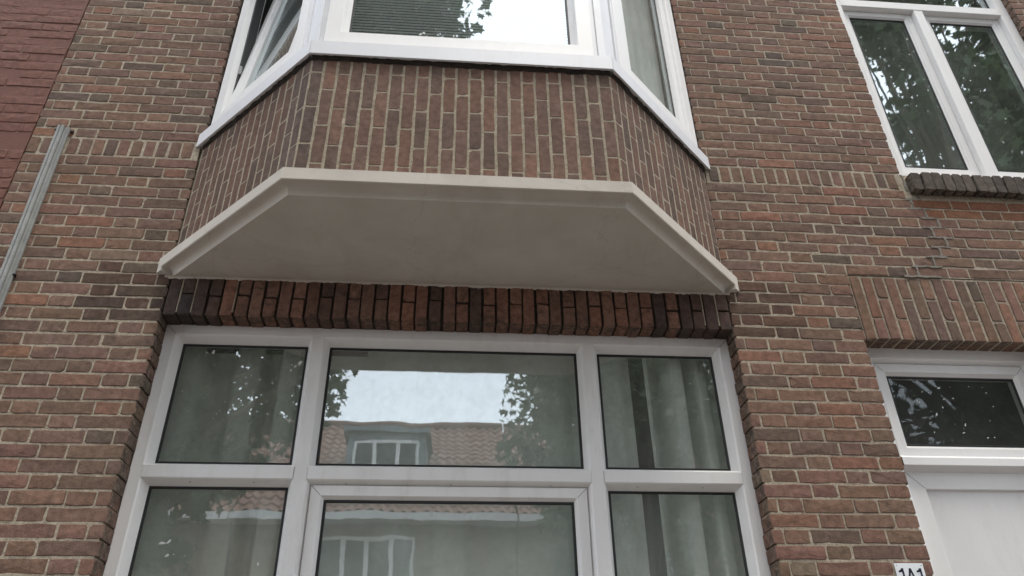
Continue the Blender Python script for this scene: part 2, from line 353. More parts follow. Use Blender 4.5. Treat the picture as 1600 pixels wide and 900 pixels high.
# ------------------------------------------------------------------ the brick house
house = empty('brick_house', (0, 0, GROUND))
tag(house, 'brown brick house with a three-sided bay over a wide white window', 'house')
class _P: pass
def part(b, name, mat, parent=None, **kw):
    o = b.build(name, mat, None, **kw); o.parent = parent or house
    if parent is None: o.matrix_parent_inverse = Matrix.Translation((0, 0, -GROUND))
    return o
XL, XR, ZB, ZT = -2.178, 4.3, GROUND, 5.6
WX0, WX1, WZ0, WZ1 = -1.305, 1.345, -0.35, 1.771        # wide window opening
LIN_T = 1.985
DX0, DX1, DZ1 = 1.993, 2.92, 1.738                      # door opening
DL0, DL1, DLT = 1.997, 3.06, 2.110                      # soldier lintel over the door
UX0, UX1, UZ0, UZ1 = 2.485, 3.742, 2.80, 4.86           # upper window opening
BX0, BX1, BZ1 = -1.318, 1.350, 4.75                     # bay
OPEN = [(WX0, WX1, WZ0, LIN_T), (DX0, DX1, ZB, DZ1), (DL0, DL1, DZ1, DLT), (UX0, UX1, UZ0, UZ1), (BX0, BX1, LIN_T, BZ1)]
E_ = 0.0024
def wall_body():
    op = [(a-0.010, b+0.010, c-E_ if c > ZB else c, d+E_) for a, b, c, d in OPEN]
    xs = sorted({XL+0.003, XR} | {v for o in op for v in o[:2]}); zs = sorted({ZB, ZT} | {v for o in op for v in o[2:]})
    solid = lambda i, k: 0 <= i < len(xs)-1 and 0 <= k < len(zs)-1 and not any(a-1e-6 < (xs[i]+xs[i+1])/2 < b+1e-6 and c-1e-6 < (zs[k]+zs[k+1])/2 < d+1e-6 for a, b, c, d in op)
    b = MB(); idx = {}
    def vid(i, k, s):
        if (i, k, s) not in idx: idx[(i, k, s)] = len(b.v); b.v.append((xs[i], E_ if s == 0 else 0.21, zs[k]))
        return idx[(i, k, s)]
    for i in range(len(xs)-1):
        for k in range(len(zs)-1):
            if not solid(i, k): continue
            b.f.append((vid(i, k, 0), vid(i+1, k, 0), vid(i+1, k+1, 0), vid(i, k+1, 0)))
            b.f.append((vid(i, k, 1), vid(i, k+1, 1), vid(i+1, k+1, 1), vid(i+1, k, 1)))
            for (di, dk, p, q) in ((-1, 0, (i, k), (i, k+1)), (1, 0, (i+1, k+1), (i+1, k)), (0, -1, (i+1, k), (i, k)), (0, 1, (i, k+1), (i+1, k+1))):
                if not solid(i+di, k+dk): b.f.append((vid(*p, 0), vid(*q, 0), vid(*q, 1), vid(*p, 1)))
    return b
wall = part(wall_body(), 'wall', M['mortar'])
CH, BAND0, BAND1, PER = 0.064, 2.690, 2.807, 0.330
def wob(x, z): return 0.0022*math.sin(x*2.1+z*5.7) + 0.0016*math.sin(x*5.3-z*3.1)
def spans(z0, z1, x0, x1, holes):
    segs = [(x0, x1)]
    for a, b, c, d in holes:
        if min(z1, d)-max(z0, c) < 0.022: continue
        ns = []
        for s, e in segs:
            if b <= s or a >= e: ns.append((s, e)); continue
            if a > s: ns.append((s, a))
            if b < e: ns.append((b, e))
        segs = ns
    return [(s, e) for s, e in segs if e-s > 0.03]
def bond(s, e, phase):
    """alternating stretchers and headers; phase = centre of a header; joint 11 mm"""
    J = 0.0038; cuts = []
    k0 = int((s-phase)/PER)-2
    for k in range(k0, k0+int((e-s)/PER)+5):
        c = phase+k*PER
        for q in (c-0.055, c+0.055):
            if s+0.03 < q < e-0.03: cuts.append(q)
    cuts = [c+rnd.gauss(0, 0.0025) for c in cuts]
    ed = [s-J] + cuts + [e+J]
    return [(a+J, b-J) for a, b in zip(ed, ed[1:])]
def lay(course, frame, x0, x1, z0, z1, holes, tint, mat_jit=1.0, phL=-1.586, phR=1.942):
    rows = []
    k = 0
    while BAND0-(k+1)*CH > z0-CH: rows.append((BAND0-(k+1)*CH, BAND0-k*CH, k)); k += 1
    k = 0
    while BAND1+k*CH < z1: rows.append((BAND1+k*CH, BAND1+(k+1)*CH, k)); k += 1
    for a, b, k in rows:
        for s, e in spans(a, b, x0, x1, holes):
            ph = (phL if (s+e)/2 < 0 else phR) + (PER/2 if k % 2 else 0)
            for p, q in bond(s+rnd.uniform(-0.003, 0.003), e+rnd.uniform(-0.004, 0.003), ph):
                xm = (p+q)/2; zm = (a+b)/2+wob(xm, (a+b)/2)
                course.add(frame, xm, zm, q-p, CH-0.0080+rnd.uniform(-0.0013, 0.0013), tint(xm, zm), mat_jit)
wc = Course(wall, M['brick'], 300)
SILLH = [(UX0-0.02, UX1+0.02, 2.655, UZ0)]
def wall_tint(x, z):
    c = brick_tint(x, z)
    if 2.5 < x < 3.9 and 2.5 < z < 2.66: c = [c[0]*1.15, c[1]*0.92, c[2]*0.75]  # the sill's red-orange shadow tinted into the bricks below it
    if (abs(x+1.45) < 0.16 or abs(x-1.5) < 0.18) and 1.75 < z < 2.08: c = [q*0.55 for q in c]
    return c
lay(wc, WALL, XL, XR, ZB, ZT, OPEN+SILLH, wall_tint)
# the band of upright headers at first floor level
x = XL+0.028
while x < XR:
    if not (BX0-0.03 < x < BX1+0.03 or UX0-0.03 < x < UX1+0.03):
        zm = (BAND0+BAND1)/2+wob(x, 2.75)
        wc.add(WALL, x, zm, 0.0515, 0.104, brick_tint(x, 2.5))
    x += 0.0635
wc.flush()

# cement repair stepping down from the sill corner to the door lintel
def repair():
    b = MB()
    def smear(p, q, k):
        d = Vector((q[0]-p[0], q[1]-p[1])); n = max(3, int(d.length/0.014)); t = d.normalized(); nn = Vector((-t.y, t.x)); rows = []; y = -0.0012-0.0002*k
        for i in range(n+1):
            c = Vector(p)+d*(i/n); h = 0.0045+rnd.uniform(-0.002, 0.007); h2 = 0.0045+rnd.uniform(-0.002, 0.007)
            rows.append([(c.x-nn.x*h, 0.0025, c.y-nn.y*h), (c.x-nn.x*h*0.75, y, c.y-nn.y*h*0.75), (c.x+nn.x*h2*0.75, y, c.y+nn.y*h2*0.75), (c.x+nn.x*h2, 0.0025, c.y+nn.y*h2)])
        b.grid(rows)
    px = [2.547, 2.492, 2.547, 2.602, 2.547, 2.602, 2.547, 2.492, 2.382]
    smear((2.489, 2.80), (2.489, BAND0), 0); smear((2.489, BAND0), (px[0], BAND0), 1)
    for k, x in enumerate(px):
        z = BAND0-k*CH; smear((x, z+0.004), (x, z-CH-0.004), 2+2*k)
        if k+1 < len(px): smear((min(x, px[k+1])-rnd.uniform(0, 0.05), z-CH), (max(x, px[k+1])+rnd.uniform(0, 0.06), z-CH), 3+2*k)
    smear((2.30, BAND0-9*CH), (2.50, BAND0-9*CH), 21)
    return b
part(repair(), 'cement_repair', M['mortar_grey'], wall, kind='stuff')

# ---- lintel of upright bricks over the wide window
b = MB(); b.box(WX0-0.003, WX1+0.003, 0.011, 0.24, WZ1+0.012, LIN_T+0.02); lintel = part(b, 'window_lintel', M['mortar_soot'])
lc = Course(lintel, M['brick_soot'], 300)
npc = 42; pit = (WX1-WX0)/npc
for i in range(npc):
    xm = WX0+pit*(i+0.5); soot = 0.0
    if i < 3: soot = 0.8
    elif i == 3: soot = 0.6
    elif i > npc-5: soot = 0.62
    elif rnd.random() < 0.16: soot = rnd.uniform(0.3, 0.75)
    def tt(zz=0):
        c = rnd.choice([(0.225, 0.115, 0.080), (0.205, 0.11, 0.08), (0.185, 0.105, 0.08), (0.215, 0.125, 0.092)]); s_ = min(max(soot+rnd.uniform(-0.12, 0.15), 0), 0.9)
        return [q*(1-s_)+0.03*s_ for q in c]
    if i % 2 == 0: lc.add(WALL, xm, WZ1+0.106, pit-0.0095, 0.211, tt(), 1.6)
    else:
        cut = 0.103+rnd.uniform(-0.008, 0.012)
        lc.add(WALL, xm, WZ1+cut/2, pit-0.0095, cut-0.004, tt(), 1.6); lc.add(WALL, xm, WZ1+cut+(0.211-cut)/2+0.002, pit-0.0095, 0.211-cut-0.008, tt(), 1.6)
lc.flush()
# mortar left between the outermost lintel bricks
for x in (WX0+pit*1, WX0+pit*2, WX0+pit*4.9, WX1-pit*1, WX1-pit*2.1):
    b = MB(); rows = []
    z0 = WZ1+0.012 if x < -1.1 else WZ1+0.02
    for k in range(9):
        z = z0+(0.205)*k/8; h = 0.0045+rnd.uniform(-0.0015, 0.001); rows.append([(x-h, 0.008, z), (x-h*0.5, -0.0005, z), (x+h*0.5, -0.0005, z), (x+h, 0.008, z)])
    b.grid(rows); part(b, 'mortar_joint', M['mortar'], lintel)

# ---- lintel over the door: one and a half bricks high
b = MB(); b.box(DL0, DL1, 0.005, 0.24, DZ1+0.010, DLT-0.002); dl = part(b, 'door_lintel', M['mortar'])
dc = Course(dl, M['brick'], 300); npc = 17; pit = (DL1-DL0)/npc
for i in range(npc):
    xm = DL0+pit*(i+0.5); hh = DLT-DZ1-0.008
    cuts = [0.235] if i % 2 == 0 else [0.122, 0.345] if i % 4 == 1 else [0.118]
    if i == 0: cuts = []
    ed = [0]+[c for c in cuts if c < hh-0.03]+[hh]
    for p, q in zip(ed, ed[1:]):
        dc.add(WALL, xm, DZ1+(p+q)/2+0.002, pit-0.012, q-p-(0.010 if q < hh or p > 0 else 0), brick_tint(2.3, 1.0), 1.4)
dc.flush()

# ---- projecting brick sill of the upper window
b = MB(); b.box(UX0+0.022, UX1-0.01, -0.038, 0.2, 2.664, 2.776); us = part(b, 'window_sill', M['mortar_soot'])
sc_ = Course(us, M['brick'], 60); SF = Frame((0, -0.052, 0), (1, 0, 0)); x = UX0+0.046; i = 0
while x < UX1+0.02:
    g = rnd.uniform(0.75, 1.15)
    sc_.add(SF, x, 2.720, 0.054, 0.122+rnd.uniform(-0.004, 0.004), [0.098*g, 0.080*g, 0.068*g], 2.4, keys=('sill_brick',)); x += 0.0605
sc_.flush()

# ---- neighbouring house with painted brickwork
nb = empty('neighbour_house', (-3.3, 0, GROUND)); tag(nb, 'house front of thickly red painted brick at the left edge', 'house')
b = MB(); b.box(-4.8, XL-0.003, -0.0005, 0.26, ZB, ZT); nw = b.build('wall', M['red_paint'], nb); nw.matrix_parent_inverse = Matrix.Translation((3.3, 0, -GROUND))
nc = Course(nw, M['brick_red'], 300)
def red(x, z): g = rnd.uniform(0.95, 1.05); return [0.150*g, 0.062*g, 0.043*g]
lay(nc, Frame((0, -0.0022, 0.018), (1, 0, 0)), -4.8, XL-0.004, ZB, ZT, [], red, 1.5, phL=-2.31)
nc.flush()

# ------------------------------------------------------------------ bay: slab, brickwork, sill
CX = 0.02
def bay_poly(hx, y, wx):        # front half width, front y, half width at the wall
    return [(CX-wx, 0.0), (CX-hx, y), (CX+hx, y), (CX+wx, 0.0)]
def slab():
    b = MB(); prof = [(0.0, 2.072), (0.0, 2.015), (0.004, 2.011), (0.018, 2.0115), (0.031, 2.0095), (0.042, 2.004), (0.0495, 1.995), (0.0535, 1.984), (0.055, 1.974)]
    rows = []
    Y0, H0, W0 = -0.692, 0.712, 1.400
    for d, z in prof:
        y = Y0+d; hx = H0-d*0.414; wx = W0-d*1.414 if True else 0
        poly = [(CX-wx, 0.006), (CX-hx, y), (CX+hx, y), (CX+wx, 0.006)]
        rows.append([(x_, y_, z) for x_, y_ in poly])
    b.grid(rows)
    b.poly(rows[-1][::-1]); b.poly(rows[0])
    return b
bs = part(slab(), 'bay_slab', M['plaster'])
bs.data.materials[0] = M['plaster']
for s in (-1, 1):                 # the hollow moulding stops short of the wall
    b = MB(); x0 = CX+s*1.400; ux, uy = -s*0.7071, -0.7071; nx, ny = -s*0.7071, 0.7071
    P_ = lambda t, d, z: (x0+ux*t+nx*d, 0.004+uy*t+ny*d, z)
    tri = [(-0.01, 0.0015), (0.045, 0.0015), (0.056, 0.0545), (-0.03, 0.0545)]
    top = [P_(t, d, 2.0135) for t, d in tri]; bot = [P_(t, d, 1.9755 + (0.014 if i in (0, 1) else 0)) for i, (t, d) in enumerate(tri)]
    b.poly(top); b.poly(bot[::-1])
    for k in range(4): b.quad(bot[k], bot[(k+1) % 4], top[(k+1) % 4], top[k])
    part(b, 'moulding_stop', M['plaster'], bs)
# ragged paint edge where the soffit meets the lintel
b = MB(); rows = []
for k in range(241):
    x = -1.33+2.69*k/240; low = 0.004+abs(math.sin(k*0.37)+math.sin(k*0.13+1)+rnd.uniform(-1, 1))*0.0035
    rows.append([(x, -0.012, 1.9725), (x, -0.005, 1.9728-low*0.4), (x, 0.0, 1.9725-low)])
b.grid(rows); part(b, 'paint_edge', M['plaster'], bs)
BY, BHX, BWX = -0.640, 0.688, 1.330
bp = bay_poly(BHX, BY, BWX)
def inset_poly(d, y1=0.0):
    k = y1*(BWX-BHX)/abs(BY)
    return [(CX-(BWX-d*1.414+k), y1), (CX-(BHX-d*0.414), BY+d), (CX+(BHX-d*0.414), BY+d), (CX+(BWX-d*1.414+k), y1)]
b = MB(); pl = inset_poly(0.0013, 0.02); b.grid([[(x, y, 2.058) for x, y in pl], [(x, y, 2.772) for x, y in pl]])
pli = inset_poly(0.11, 0.02); b.grid([[(x, y, 2.772) for x, y in pli], [(x, y, 2.058) for x, y in pli]]); b.grid([[(x, y, 2.772) for x, y in pl], [(x, y, 2.772) for x, y in pli]])
bay = part(b, 'bay_wall', M['mortar_bay'])
bc = Course(bay, M['brick'], 300)
FF = Frame((bp[1][0], bp[1][1], 0), (1, 0, 0)); FL = Frame((bp[0][0], bp[0][1], 0), (bp[1][0]-bp[0][0], bp[1][1]-bp[0][1], 0)); FR = Frame((bp[2][0], bp[2][1], 0), (bp[3][0]-bp[2][0], bp[3][1]-bp[2][1], 0))
LF = 2*BHX; LS = math.hypot(BWX-BHX, BY)
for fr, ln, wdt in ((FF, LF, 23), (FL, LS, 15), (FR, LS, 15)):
    pt = ln/wdt
    for i in range(wdt):
        u = pt*(i+0.5); off = 2.683 if i % 2 == 0 else 2.577
        off += rnd.uniform(-0.006, 0.006)
        ed = [2.066]+sorted(z for z in (off, off-0.2155, off-0.431, off-0.6465) if 2.09 < z < 2.75)+[2.774]
        for p, q in zip(ed, ed[1:]):
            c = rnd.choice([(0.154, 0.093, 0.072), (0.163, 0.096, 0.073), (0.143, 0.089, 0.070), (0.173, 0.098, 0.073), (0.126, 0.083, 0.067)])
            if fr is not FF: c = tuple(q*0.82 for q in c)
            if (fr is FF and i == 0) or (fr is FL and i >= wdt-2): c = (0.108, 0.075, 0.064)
            g = rnd.uniform(0.88, 1.14)
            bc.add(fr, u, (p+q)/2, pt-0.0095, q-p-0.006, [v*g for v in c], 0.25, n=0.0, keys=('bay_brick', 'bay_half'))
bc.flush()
# bed of mortar smeared along the foot of the bay bricks
b = MB(); rows = []
path = [(-0.60, 0), (0, 0)] ; 
fpts = []
for fr, ln in ((FL, LS), (FF, LF), (FR, LS)):
    for k in range(60 if fr is FF else 40):
        fpts.append(fr.p(ln*k/(60 if fr is FF else 40), 0, 0.0)); 
nrm = [FL.n]*40+[FF.n]*60+[FR.n]*40
for p, n in zip(fpts, nrm):
    h = 2.078+rnd.uniform(-0.006, 0.009); e = 0.012+rnd.uniform(-0.004, 0.006)
    rows.append([(p[0]+n[0]*(e+0.02), p[1]+n[1]*(e+0.02), 2.0605), (p[0]+n[0]*e, p[1]+n[1]*e, 2.070+rnd.uniform(0, 0.006)), (p[0]+n[0]*0.003, p[1]+n[1]*0.003, h+0.006), (p[0]-n[0]*0.004, p[1]-n[1]*0.004, h+0.01)])
b.grid(rows); part(b, 'mortar_bed', M['mortar_bay'], bay)

# white sill around the bay: a bent metal profile, its three lengths butt at the corners
SZ0, SZ1 = 2.775, 2.866
def sill_piece(fr, u0, u1, m0, m1):
    prof = [(-0.03, SZ0+0.006), (0.016, SZ0+0.006), (0.018, SZ0), (0.027, SZ0), (0.028, SZ0+0.002), (0.028, SZ1-0.006), (0.022, SZ1), (-0.06, SZ1+0.014)]
    b = MB(); rows = []
    for u, m in ((u0, m0), (u1, m1)): rows.append([fr.p(u+m*n, z, n) for n, z in prof])
    b.grid(rows); b.poly(rows[0]); b.poly(rows[1][::-1]); return b
T = math.tan(R(22.5)); g = 0.0012
sill = part(sill_piece(FF, g, LF-g, -T, T), 'bay_sill', M['alu'])
part(sill_piece(FL, -0.028, LS-g, -0.3, T), 'sill_length', M['alu'], sill)
part(sill_piece(FR, g, LS+0.028, -T, 0.3), 'sill_length', M['alu'], sill)
# crumbled mortar under the sill
for fr, ln in ((FF, LF), (FL, LS), (FR, LS)):
    b = MB(); rows = []; n_ = int(ln/0.02)
    for k in range(n_+1):
        u = ln*k/n_; rows.append([fr.p(u, 2.782, 0.012+rnd.uniform(-0.004, 0.004)), fr.p(u, 2.768+rnd.uniform(-0.008, 0.004), 0.006+rnd.uniform(0, 0.006)), fr.p(u, 2.758+rnd.uniform(-0.010, 0.004), -0.004)])
    b.grid(rows); part(b, 'sealing_mortar', M['mortar_soot'], bay)

# ------------------------------------------------------------------ windows
def ring(fr, u0, u1, v0, v1, prof):
    b = MB(); n = len(prof)
    for cu, cv, su, sv in ((u0, v0, 1, 1), (u1, v0, -1, 1), (u1, v1, -1, -1), (u0, v1, 1, -1)):
        for ins, d in prof: b.v.append(fr.p(cu+su*ins, cv+sv*ins, d))
    for c in range(4):
        for k in range(n-1):
            a = c*n+k; e = ((c+1) % 4)*n+k; b.f.append((a, e, e+1, a+1))
    return b
def frame_prof(flat, slope, dep, back=0.08, z=0.0):
    return [(0, z-back), (0, z-0.003), (0.003, z), (flat-0.003, z), (flat, z-0.003), (flat+slope*0.12, z-0.006), (flat+slope, z-dep), (flat+slope, z-back)]
def bar(fr, vertical, c, a0, a1, half, slope, dep, z=0.0):
    """mullion or transom: flat face of +-half, sloping down by dep"""
    pr = [(-half-slope, z-dep-0.01), (-half-slope, z-dep), (-half-slope*0.12, z-0.006), (-half, z-0.003), (-half+0.003, z), (half-0.003, z), (half, z-0.003), (half+slope*0.12, z-0.006), (half+slope, z-dep), (half+slope, z-dep-0.01)]
    b = MB(); rows = []
    for a in (a0, a1): rows.append([fr.p(c+o, a, n) if vertical else fr.p(a, c+o, n) for o, n in pr])
    b.grid(rows); return b
def pane(fr, u0, u1, v0, v1, n, mat, parent, th=0.005):
    b = MB(); p = [fr.p(u, v, d) for d in (n, n-th) for u, v in ((u0, v0), (u1, v0), (u1, v1), (u0, v1))]
    b.v += p; b.f += [(0, 1, 2, 3), (7, 6, 5, 4), (0, 4, 5, 1), (1, 5, 6, 2), (2, 6, 7, 3), (3, 7, 4, 0)]
    o = part(b, 'pane', mat, parent)
    part(ring(fr, u0-0.001, u1+0.001, v0-0.001, v1+0.001, [(0, n+0.005), (0.009, n+0.0055), (0.012, n+0.0005)]), 'gasket', M['gasket'], parent)
    return o
def spots(fr, n, parent, lst):  # dropping splashes, and sky glints between mirrored leaves painted as pale specks
    b = MB()
    for u, v, s, el, ang in lst:
        pts = []
        for k in range(7):
            a = 2*math.pi*k/7; q = s*rnd.uniform(0.6, 1.2); x, y = math.cos(a)*q*el, math.sin(a)*q
            pts.append(fr.p(u+x*math.cos(ang)-y*math.sin(ang), v+x*math.sin(ang)+y*math.cos(ang), n+0.0006))
        b.poly(pts)
    part(b, 'splash_and_glint', M['spot'], parent, kind='stuff')
def screw_hole(fr, u, v, n, parent, r_=0.004):
    b = MB(); b.poly([fr.p(u+r_*math.cos(a*math.pi/4), v, n+r_*math.sin(a*math.pi/4)) for a in range(8)]); part(b, 'drain_hole', M['hole'], parent)

M['seam'] = plain('frame_seam', (0.10, 0.095, 0.09), 0.8)
def mitres(fr, u0, u1, v0, v1, flat, n, parent, corners=(2, 3)):
    for c in corners:
        cu, cv, su, sv = ((u0, v0, 1, 1), (u1, v0, -1, 1), (u1, v1, -1, -1), (u0, v1, 1, -1))[c]; h = 0.0007
        b = MB(); q = [fr.p(cu+su*(a+e), cv+sv*(a-e), n+0.0004) for a, e in ((0.003, h), (flat-0.003, h), (flat-0.003, -h), (0.003, -h))]
        b.poly(q if su*sv > 0 else q[::-1]); part(b, 'corner_seam', M['seam'], parent)
W1F = Frame((0, 0.10, 0), (1, 0, 0)); GD = -0.05; SL = 0.026; FLT = 0.052
def big_window():
    x0, x1, z0, z1 = -1.308, 1.350, -0.40, 1.778
    w_ = part(ring(W1F, x0, x1, z0, z1, frame_prof(FLT, SL, -GD)), 'window', M['pvc']); w_['label'] = 'wide six-pane white ground floor window'
    mitres(W1F, x0, x1, z0, z1, FLT, 0.0, w_)
    m1, m2, tz = -0.612, 0.655, 1.080; hm, ht = 0.030, 0.028
    for c in (m1, m2): part(bar(W1F, True, c, z0+FLT, z1-FLT, hm, SL*0.8, -GD, -0.0015), 'mullion', M['pvc'], w_)
    xs = [(x0+FLT, m1-hm), (m1+hm, m2-hm), (m2+hm, x1-FLT)]
    for a, c in xs: part(bar(W1F, False, tz, a-0.001, c+0.001, ht, SL*0.8, -GD, 0.0012), 'transom', M['pvc'], w_)
    gx = [(x0+FLT+SL, m1-hm-SL*0.8), (m1+hm+SL*0.8, m2-hm-SL*0.8), (m2+hm+SL*0.8, x1-FLT-SL)]
    for a, c in gx: pane(W1F, a, c, tz+ht+SL*0.8, z1-FLT-SL, GD-0.004, M['glass'], w_)
    for i in (0, 2): pane(W1F, gx[i][0], gx[i][1], z0+FLT+SL, tz-ht-SL*0.8, GD-0.004, M['glass'], w_)
    a, c = gx[1]
    s_ = part(ring(W1F, a-0.004, c+0.004, z0+FLT+SL-0.004, tz-ht-SL*0.8+0.004, frame_prof(0.046, 0.012, 0.022, 0.06, -0.022)), 'sash', M['pvc'], w_)
    pane(W1F, a+0.054, c-0.054, z0+FLT+SL+0.05, tz-ht-SL*0.8-0.054, -0.046, M['glass'], w_)
    mitres(W1F, a-0.004, c+0.004, z0+FLT+SL-0.004, tz-ht-SL*0.8+0.004, 0.046, -0.022, w_)
    for u in (-1.06, -0.80, -0.42, 0.02, 0.45, 0.83, 1.12):
        b = MB(); k0 = tz-ht-0.010; b.poly([(u+0.004*math.cos(a*math.pi/4), 0.1+0.018+0.004*math.sin(a*math.pi/4), k0-0.0017) for a in range(8)]); part(b, 'drain_hole', M['hole'], w_)
    L_ = [(-1.13, 0.80, 0.006, 2.4, 0.1), (-1.105, 0.806, 0.005, 2.6, 0.9), (-1.10, 0.752, 0.005, 2.2, 0.7), (-1.075, 0.757, 0.003, 1, 0), (-1.03, 0.752, 0.003, 1, 0), (-0.73, 0.905, 0.004, 1.6, 1.2), (-0.74, 0.72, 0.004, 2.4, 1.5)]
    L_ += [(-1.09, 1.665, 0.006, 2.2, 1.5), (-1.12, 1.66, 0.004, 1, 0), (-0.69, 1.62, 0.008, 2.0, 1.2), (-0.71, 1.60, 0.005, 2.2, 0.9)]
    for _ in range(26): L_.append((rnd.uniform(-1.2, -0.7), rnd.uniform(1.3, 1.66), rnd.uniform(0.0012, 0.003), 1.3, rnd.uniform(0, 3)))
    for _ in range(14): L_.append((rnd.uniform(0.75, 1.25), rnd.uniform(1.2, 1.66), rnd.uniform(0.001, 0.0024), 1.6, rnd.uniform(0, 3)))
    spots(W1F, GD-0.003, w_, L_)
    return w_
win1 = big_window()

def door():
    fr = W1F; x0, x1, z1 = 1.985, 2.93, 1.762
    d = part(ring(fr, x0, x1, GROUND-0.02, z1, frame_prof(0.072, 0.020, 0.04)), 'door_frame', M['pvc_clean']); d['label'] = 'white door frame with a glazed light above the door'
    tz = 1.165; mitres(fr, x0, x1, GROUND-0.02, z1, 0.072, 0.0, d); mitres(fr, x0+0.082, x1-0.082, GROUND+0.03, tz-0.032, 0.085, -0.026, d); mitres(fr, x0+0.086, x1-0.086, tz+0.030, z1-0.090, 0.046, -0.018, d)
    part(bar(fr, False, tz, x0+0.071, x1-0.071, 0.020, 0.02, 0.04, 0.014), 'transom', M['pvc_clean'], d)
    part(ring(fr, x0+0.086, x1-0.086, tz+0.030, z1-0.090, frame_prof(0.046, 0.014, 0.02, 0.06, -0.018)), 'sash', M['pvc_clean'], d)
    pane(fr, x0+0.145, x1-0.145, tz+0.090, z1-0.149, -0.042, M['glass_door'], d)
    part(ring(fr, x0+0.082, x1-0.082, GROUND+0.03, tz-0.032, frame_prof(0.085, 0.004, 0.014, 0.05, -0.026)), 'door_stile', M['pvc_clean'], d)
    b = MB(); a = x0+0.168; c = x1-0.168; zt = tz-0.119
    b.grid([[fr.p(a+(c-a)*i/12, GROUND+0.1+(zt-GROUND-0.1)*k/24, -0.040+0.0006*math.sin(i*1.7+k)) for i in range(13)] for k in range(25)])
    part(b, 'door_panel', M['door_panel'], d)
    L_ = [(2.22+rnd.random()*0.42, 1.30+rnd.random()*0.28, rnd.uniform(0.001, 0.0045), rnd.uniform(1, 3.0), rnd.uniform(0, 1.2)) for _ in range(24)]
    spots(fr, -0.0415, d, L_)
    return d
door()

def upper_window():
    fr = Frame((0, 0.045, 0), (1, 0, 0)); x0, x1, z0, z1 = UX0-0.003, UX1+0.004, 2.795, 4.88
    w_ = part(ring(fr, x0, x1, z0, z1, frame_prof(0.066, 0.004, 0.045, 0.09)), 'window', M['pvc_clean']); w_['label'] = 'tall upper window with two casements over a brick sill'
    mx = 3.085; tz = 4.36
    part(bar(fr, True, mx, z0+0.06, tz-0.032, 0.032, 0.004, 0.05, -0.0015), 'mullion', M['pvc_clean'], w_)
    part(bar(fr, False, tz, x0+0.06, x1-0.06, 0.034, 0.004, 0.05, 0.0012), 'transom', M['pvc_clean'], w_)
    for a, c in ((x0+0.070, mx-0.036), (mx+0.036, x1-0.070)):
        part(ring(fr, a, c, z0+0.092, tz-0.038, frame_prof(0.046, 0.012, 0.014, 0.06, -0.036)), 'casement', M['pvc_clean'], w_)
        pane(fr, a+0.057, c-0.057, z0+0.149, tz-0.095, -0.052, M['glass_up'], w_)
    pane(fr, x0+0.070, x1-0.070, tz+0.038, z1-0.070, -0.050, M['glass_up'], w_)
    L_ = [(rnd.uniform(2.65, 3.6), rnd.uniform(2.95, 4.2), rnd.uniform(0.002, 0.006), rnd.uniform(1, 2), rnd.uniform(0, 3)) for _ in range(30)]
    spots(fr, -0.0515, w_, L_)
upper_window()

# bay windows
BZ0 = SZ1+0.012; BZT = 4.55
def bay_front():
    fr = Frame((0, BY+0.012, 0), (1, 0, 0))
    w_ = part(ring(fr, -0.632, 0.672-0.03, BZ0+0.012, BZT, frame_prof(0.074, 0.008, 0.02, 0.07, 0.012)), 'window', M['pvc_clean']); w_['label'] = 'front window of the bay with a slatted blind'
    part(ring(fr, -0.552, 0.562, BZ0+0.092, BZT-0.08, [(0, -0.03), (0, -0.008), (0.022, -0.026), (0.022, -0.05)]), 'glazing_bead', M['pvc'], w_)
    pane(fr, -0.531, 0.541, BZ0+0.113, BZT-0.10, -0.034, M['glass_up'], w_)
    L_ = [(-0.19, 3.03, 0.006, 2.2, 0.7), (-0.175, 3.04, 0.005, 1.8, 2.2), (-0.16, 3.02, 0.004, 1, 0), (-0.03, 3.03, 0.004, 2.5, 1.5)] + [(rnd.uniform(-0.5, 0.1), rnd.uniform(3.0, 3.3), rnd.uniform(0.001, 0.003), 1.3, 0) for _ in range(14)]
    spots(fr, -0.0335, w_, L_)
    return w_
bay_front()
def post(pts, name='corner_post'):
    b = MB(); b.grid([[(*p, z) for p in pts] for z in (BZ0, BZT)]); return part(b, name, M['alu'])
cl, cr = bp[1], bp[2]
k7 = 0.7071
post([(-0.630, BY+0.06), (-0.630, BY+0.020), (-0.655, BY+0.020), (-0.657, BY+0.012), (cl[0]+0.006, BY+0.012), (cl[0]-0.055, BY+0.072), (cl[0]-0.062, BY+0.068), (cl[0]-0.085, BY+0.092), (cl[0]-0.05, BY+0.13)][::-1])
post([(cr[0]+0.05, BY+0.13), (cr[0]+0.085, BY+0.092), (cr[0]+0.062, BY+0.068), (cr[0]+0.055, BY+0.072), (cr[0]-0.006, BY+0.012), (0.668, BY+0.012), (0.666, BY+0.020), (0.640, BY+0.020), (0.640, BY+0.06)][::-1])
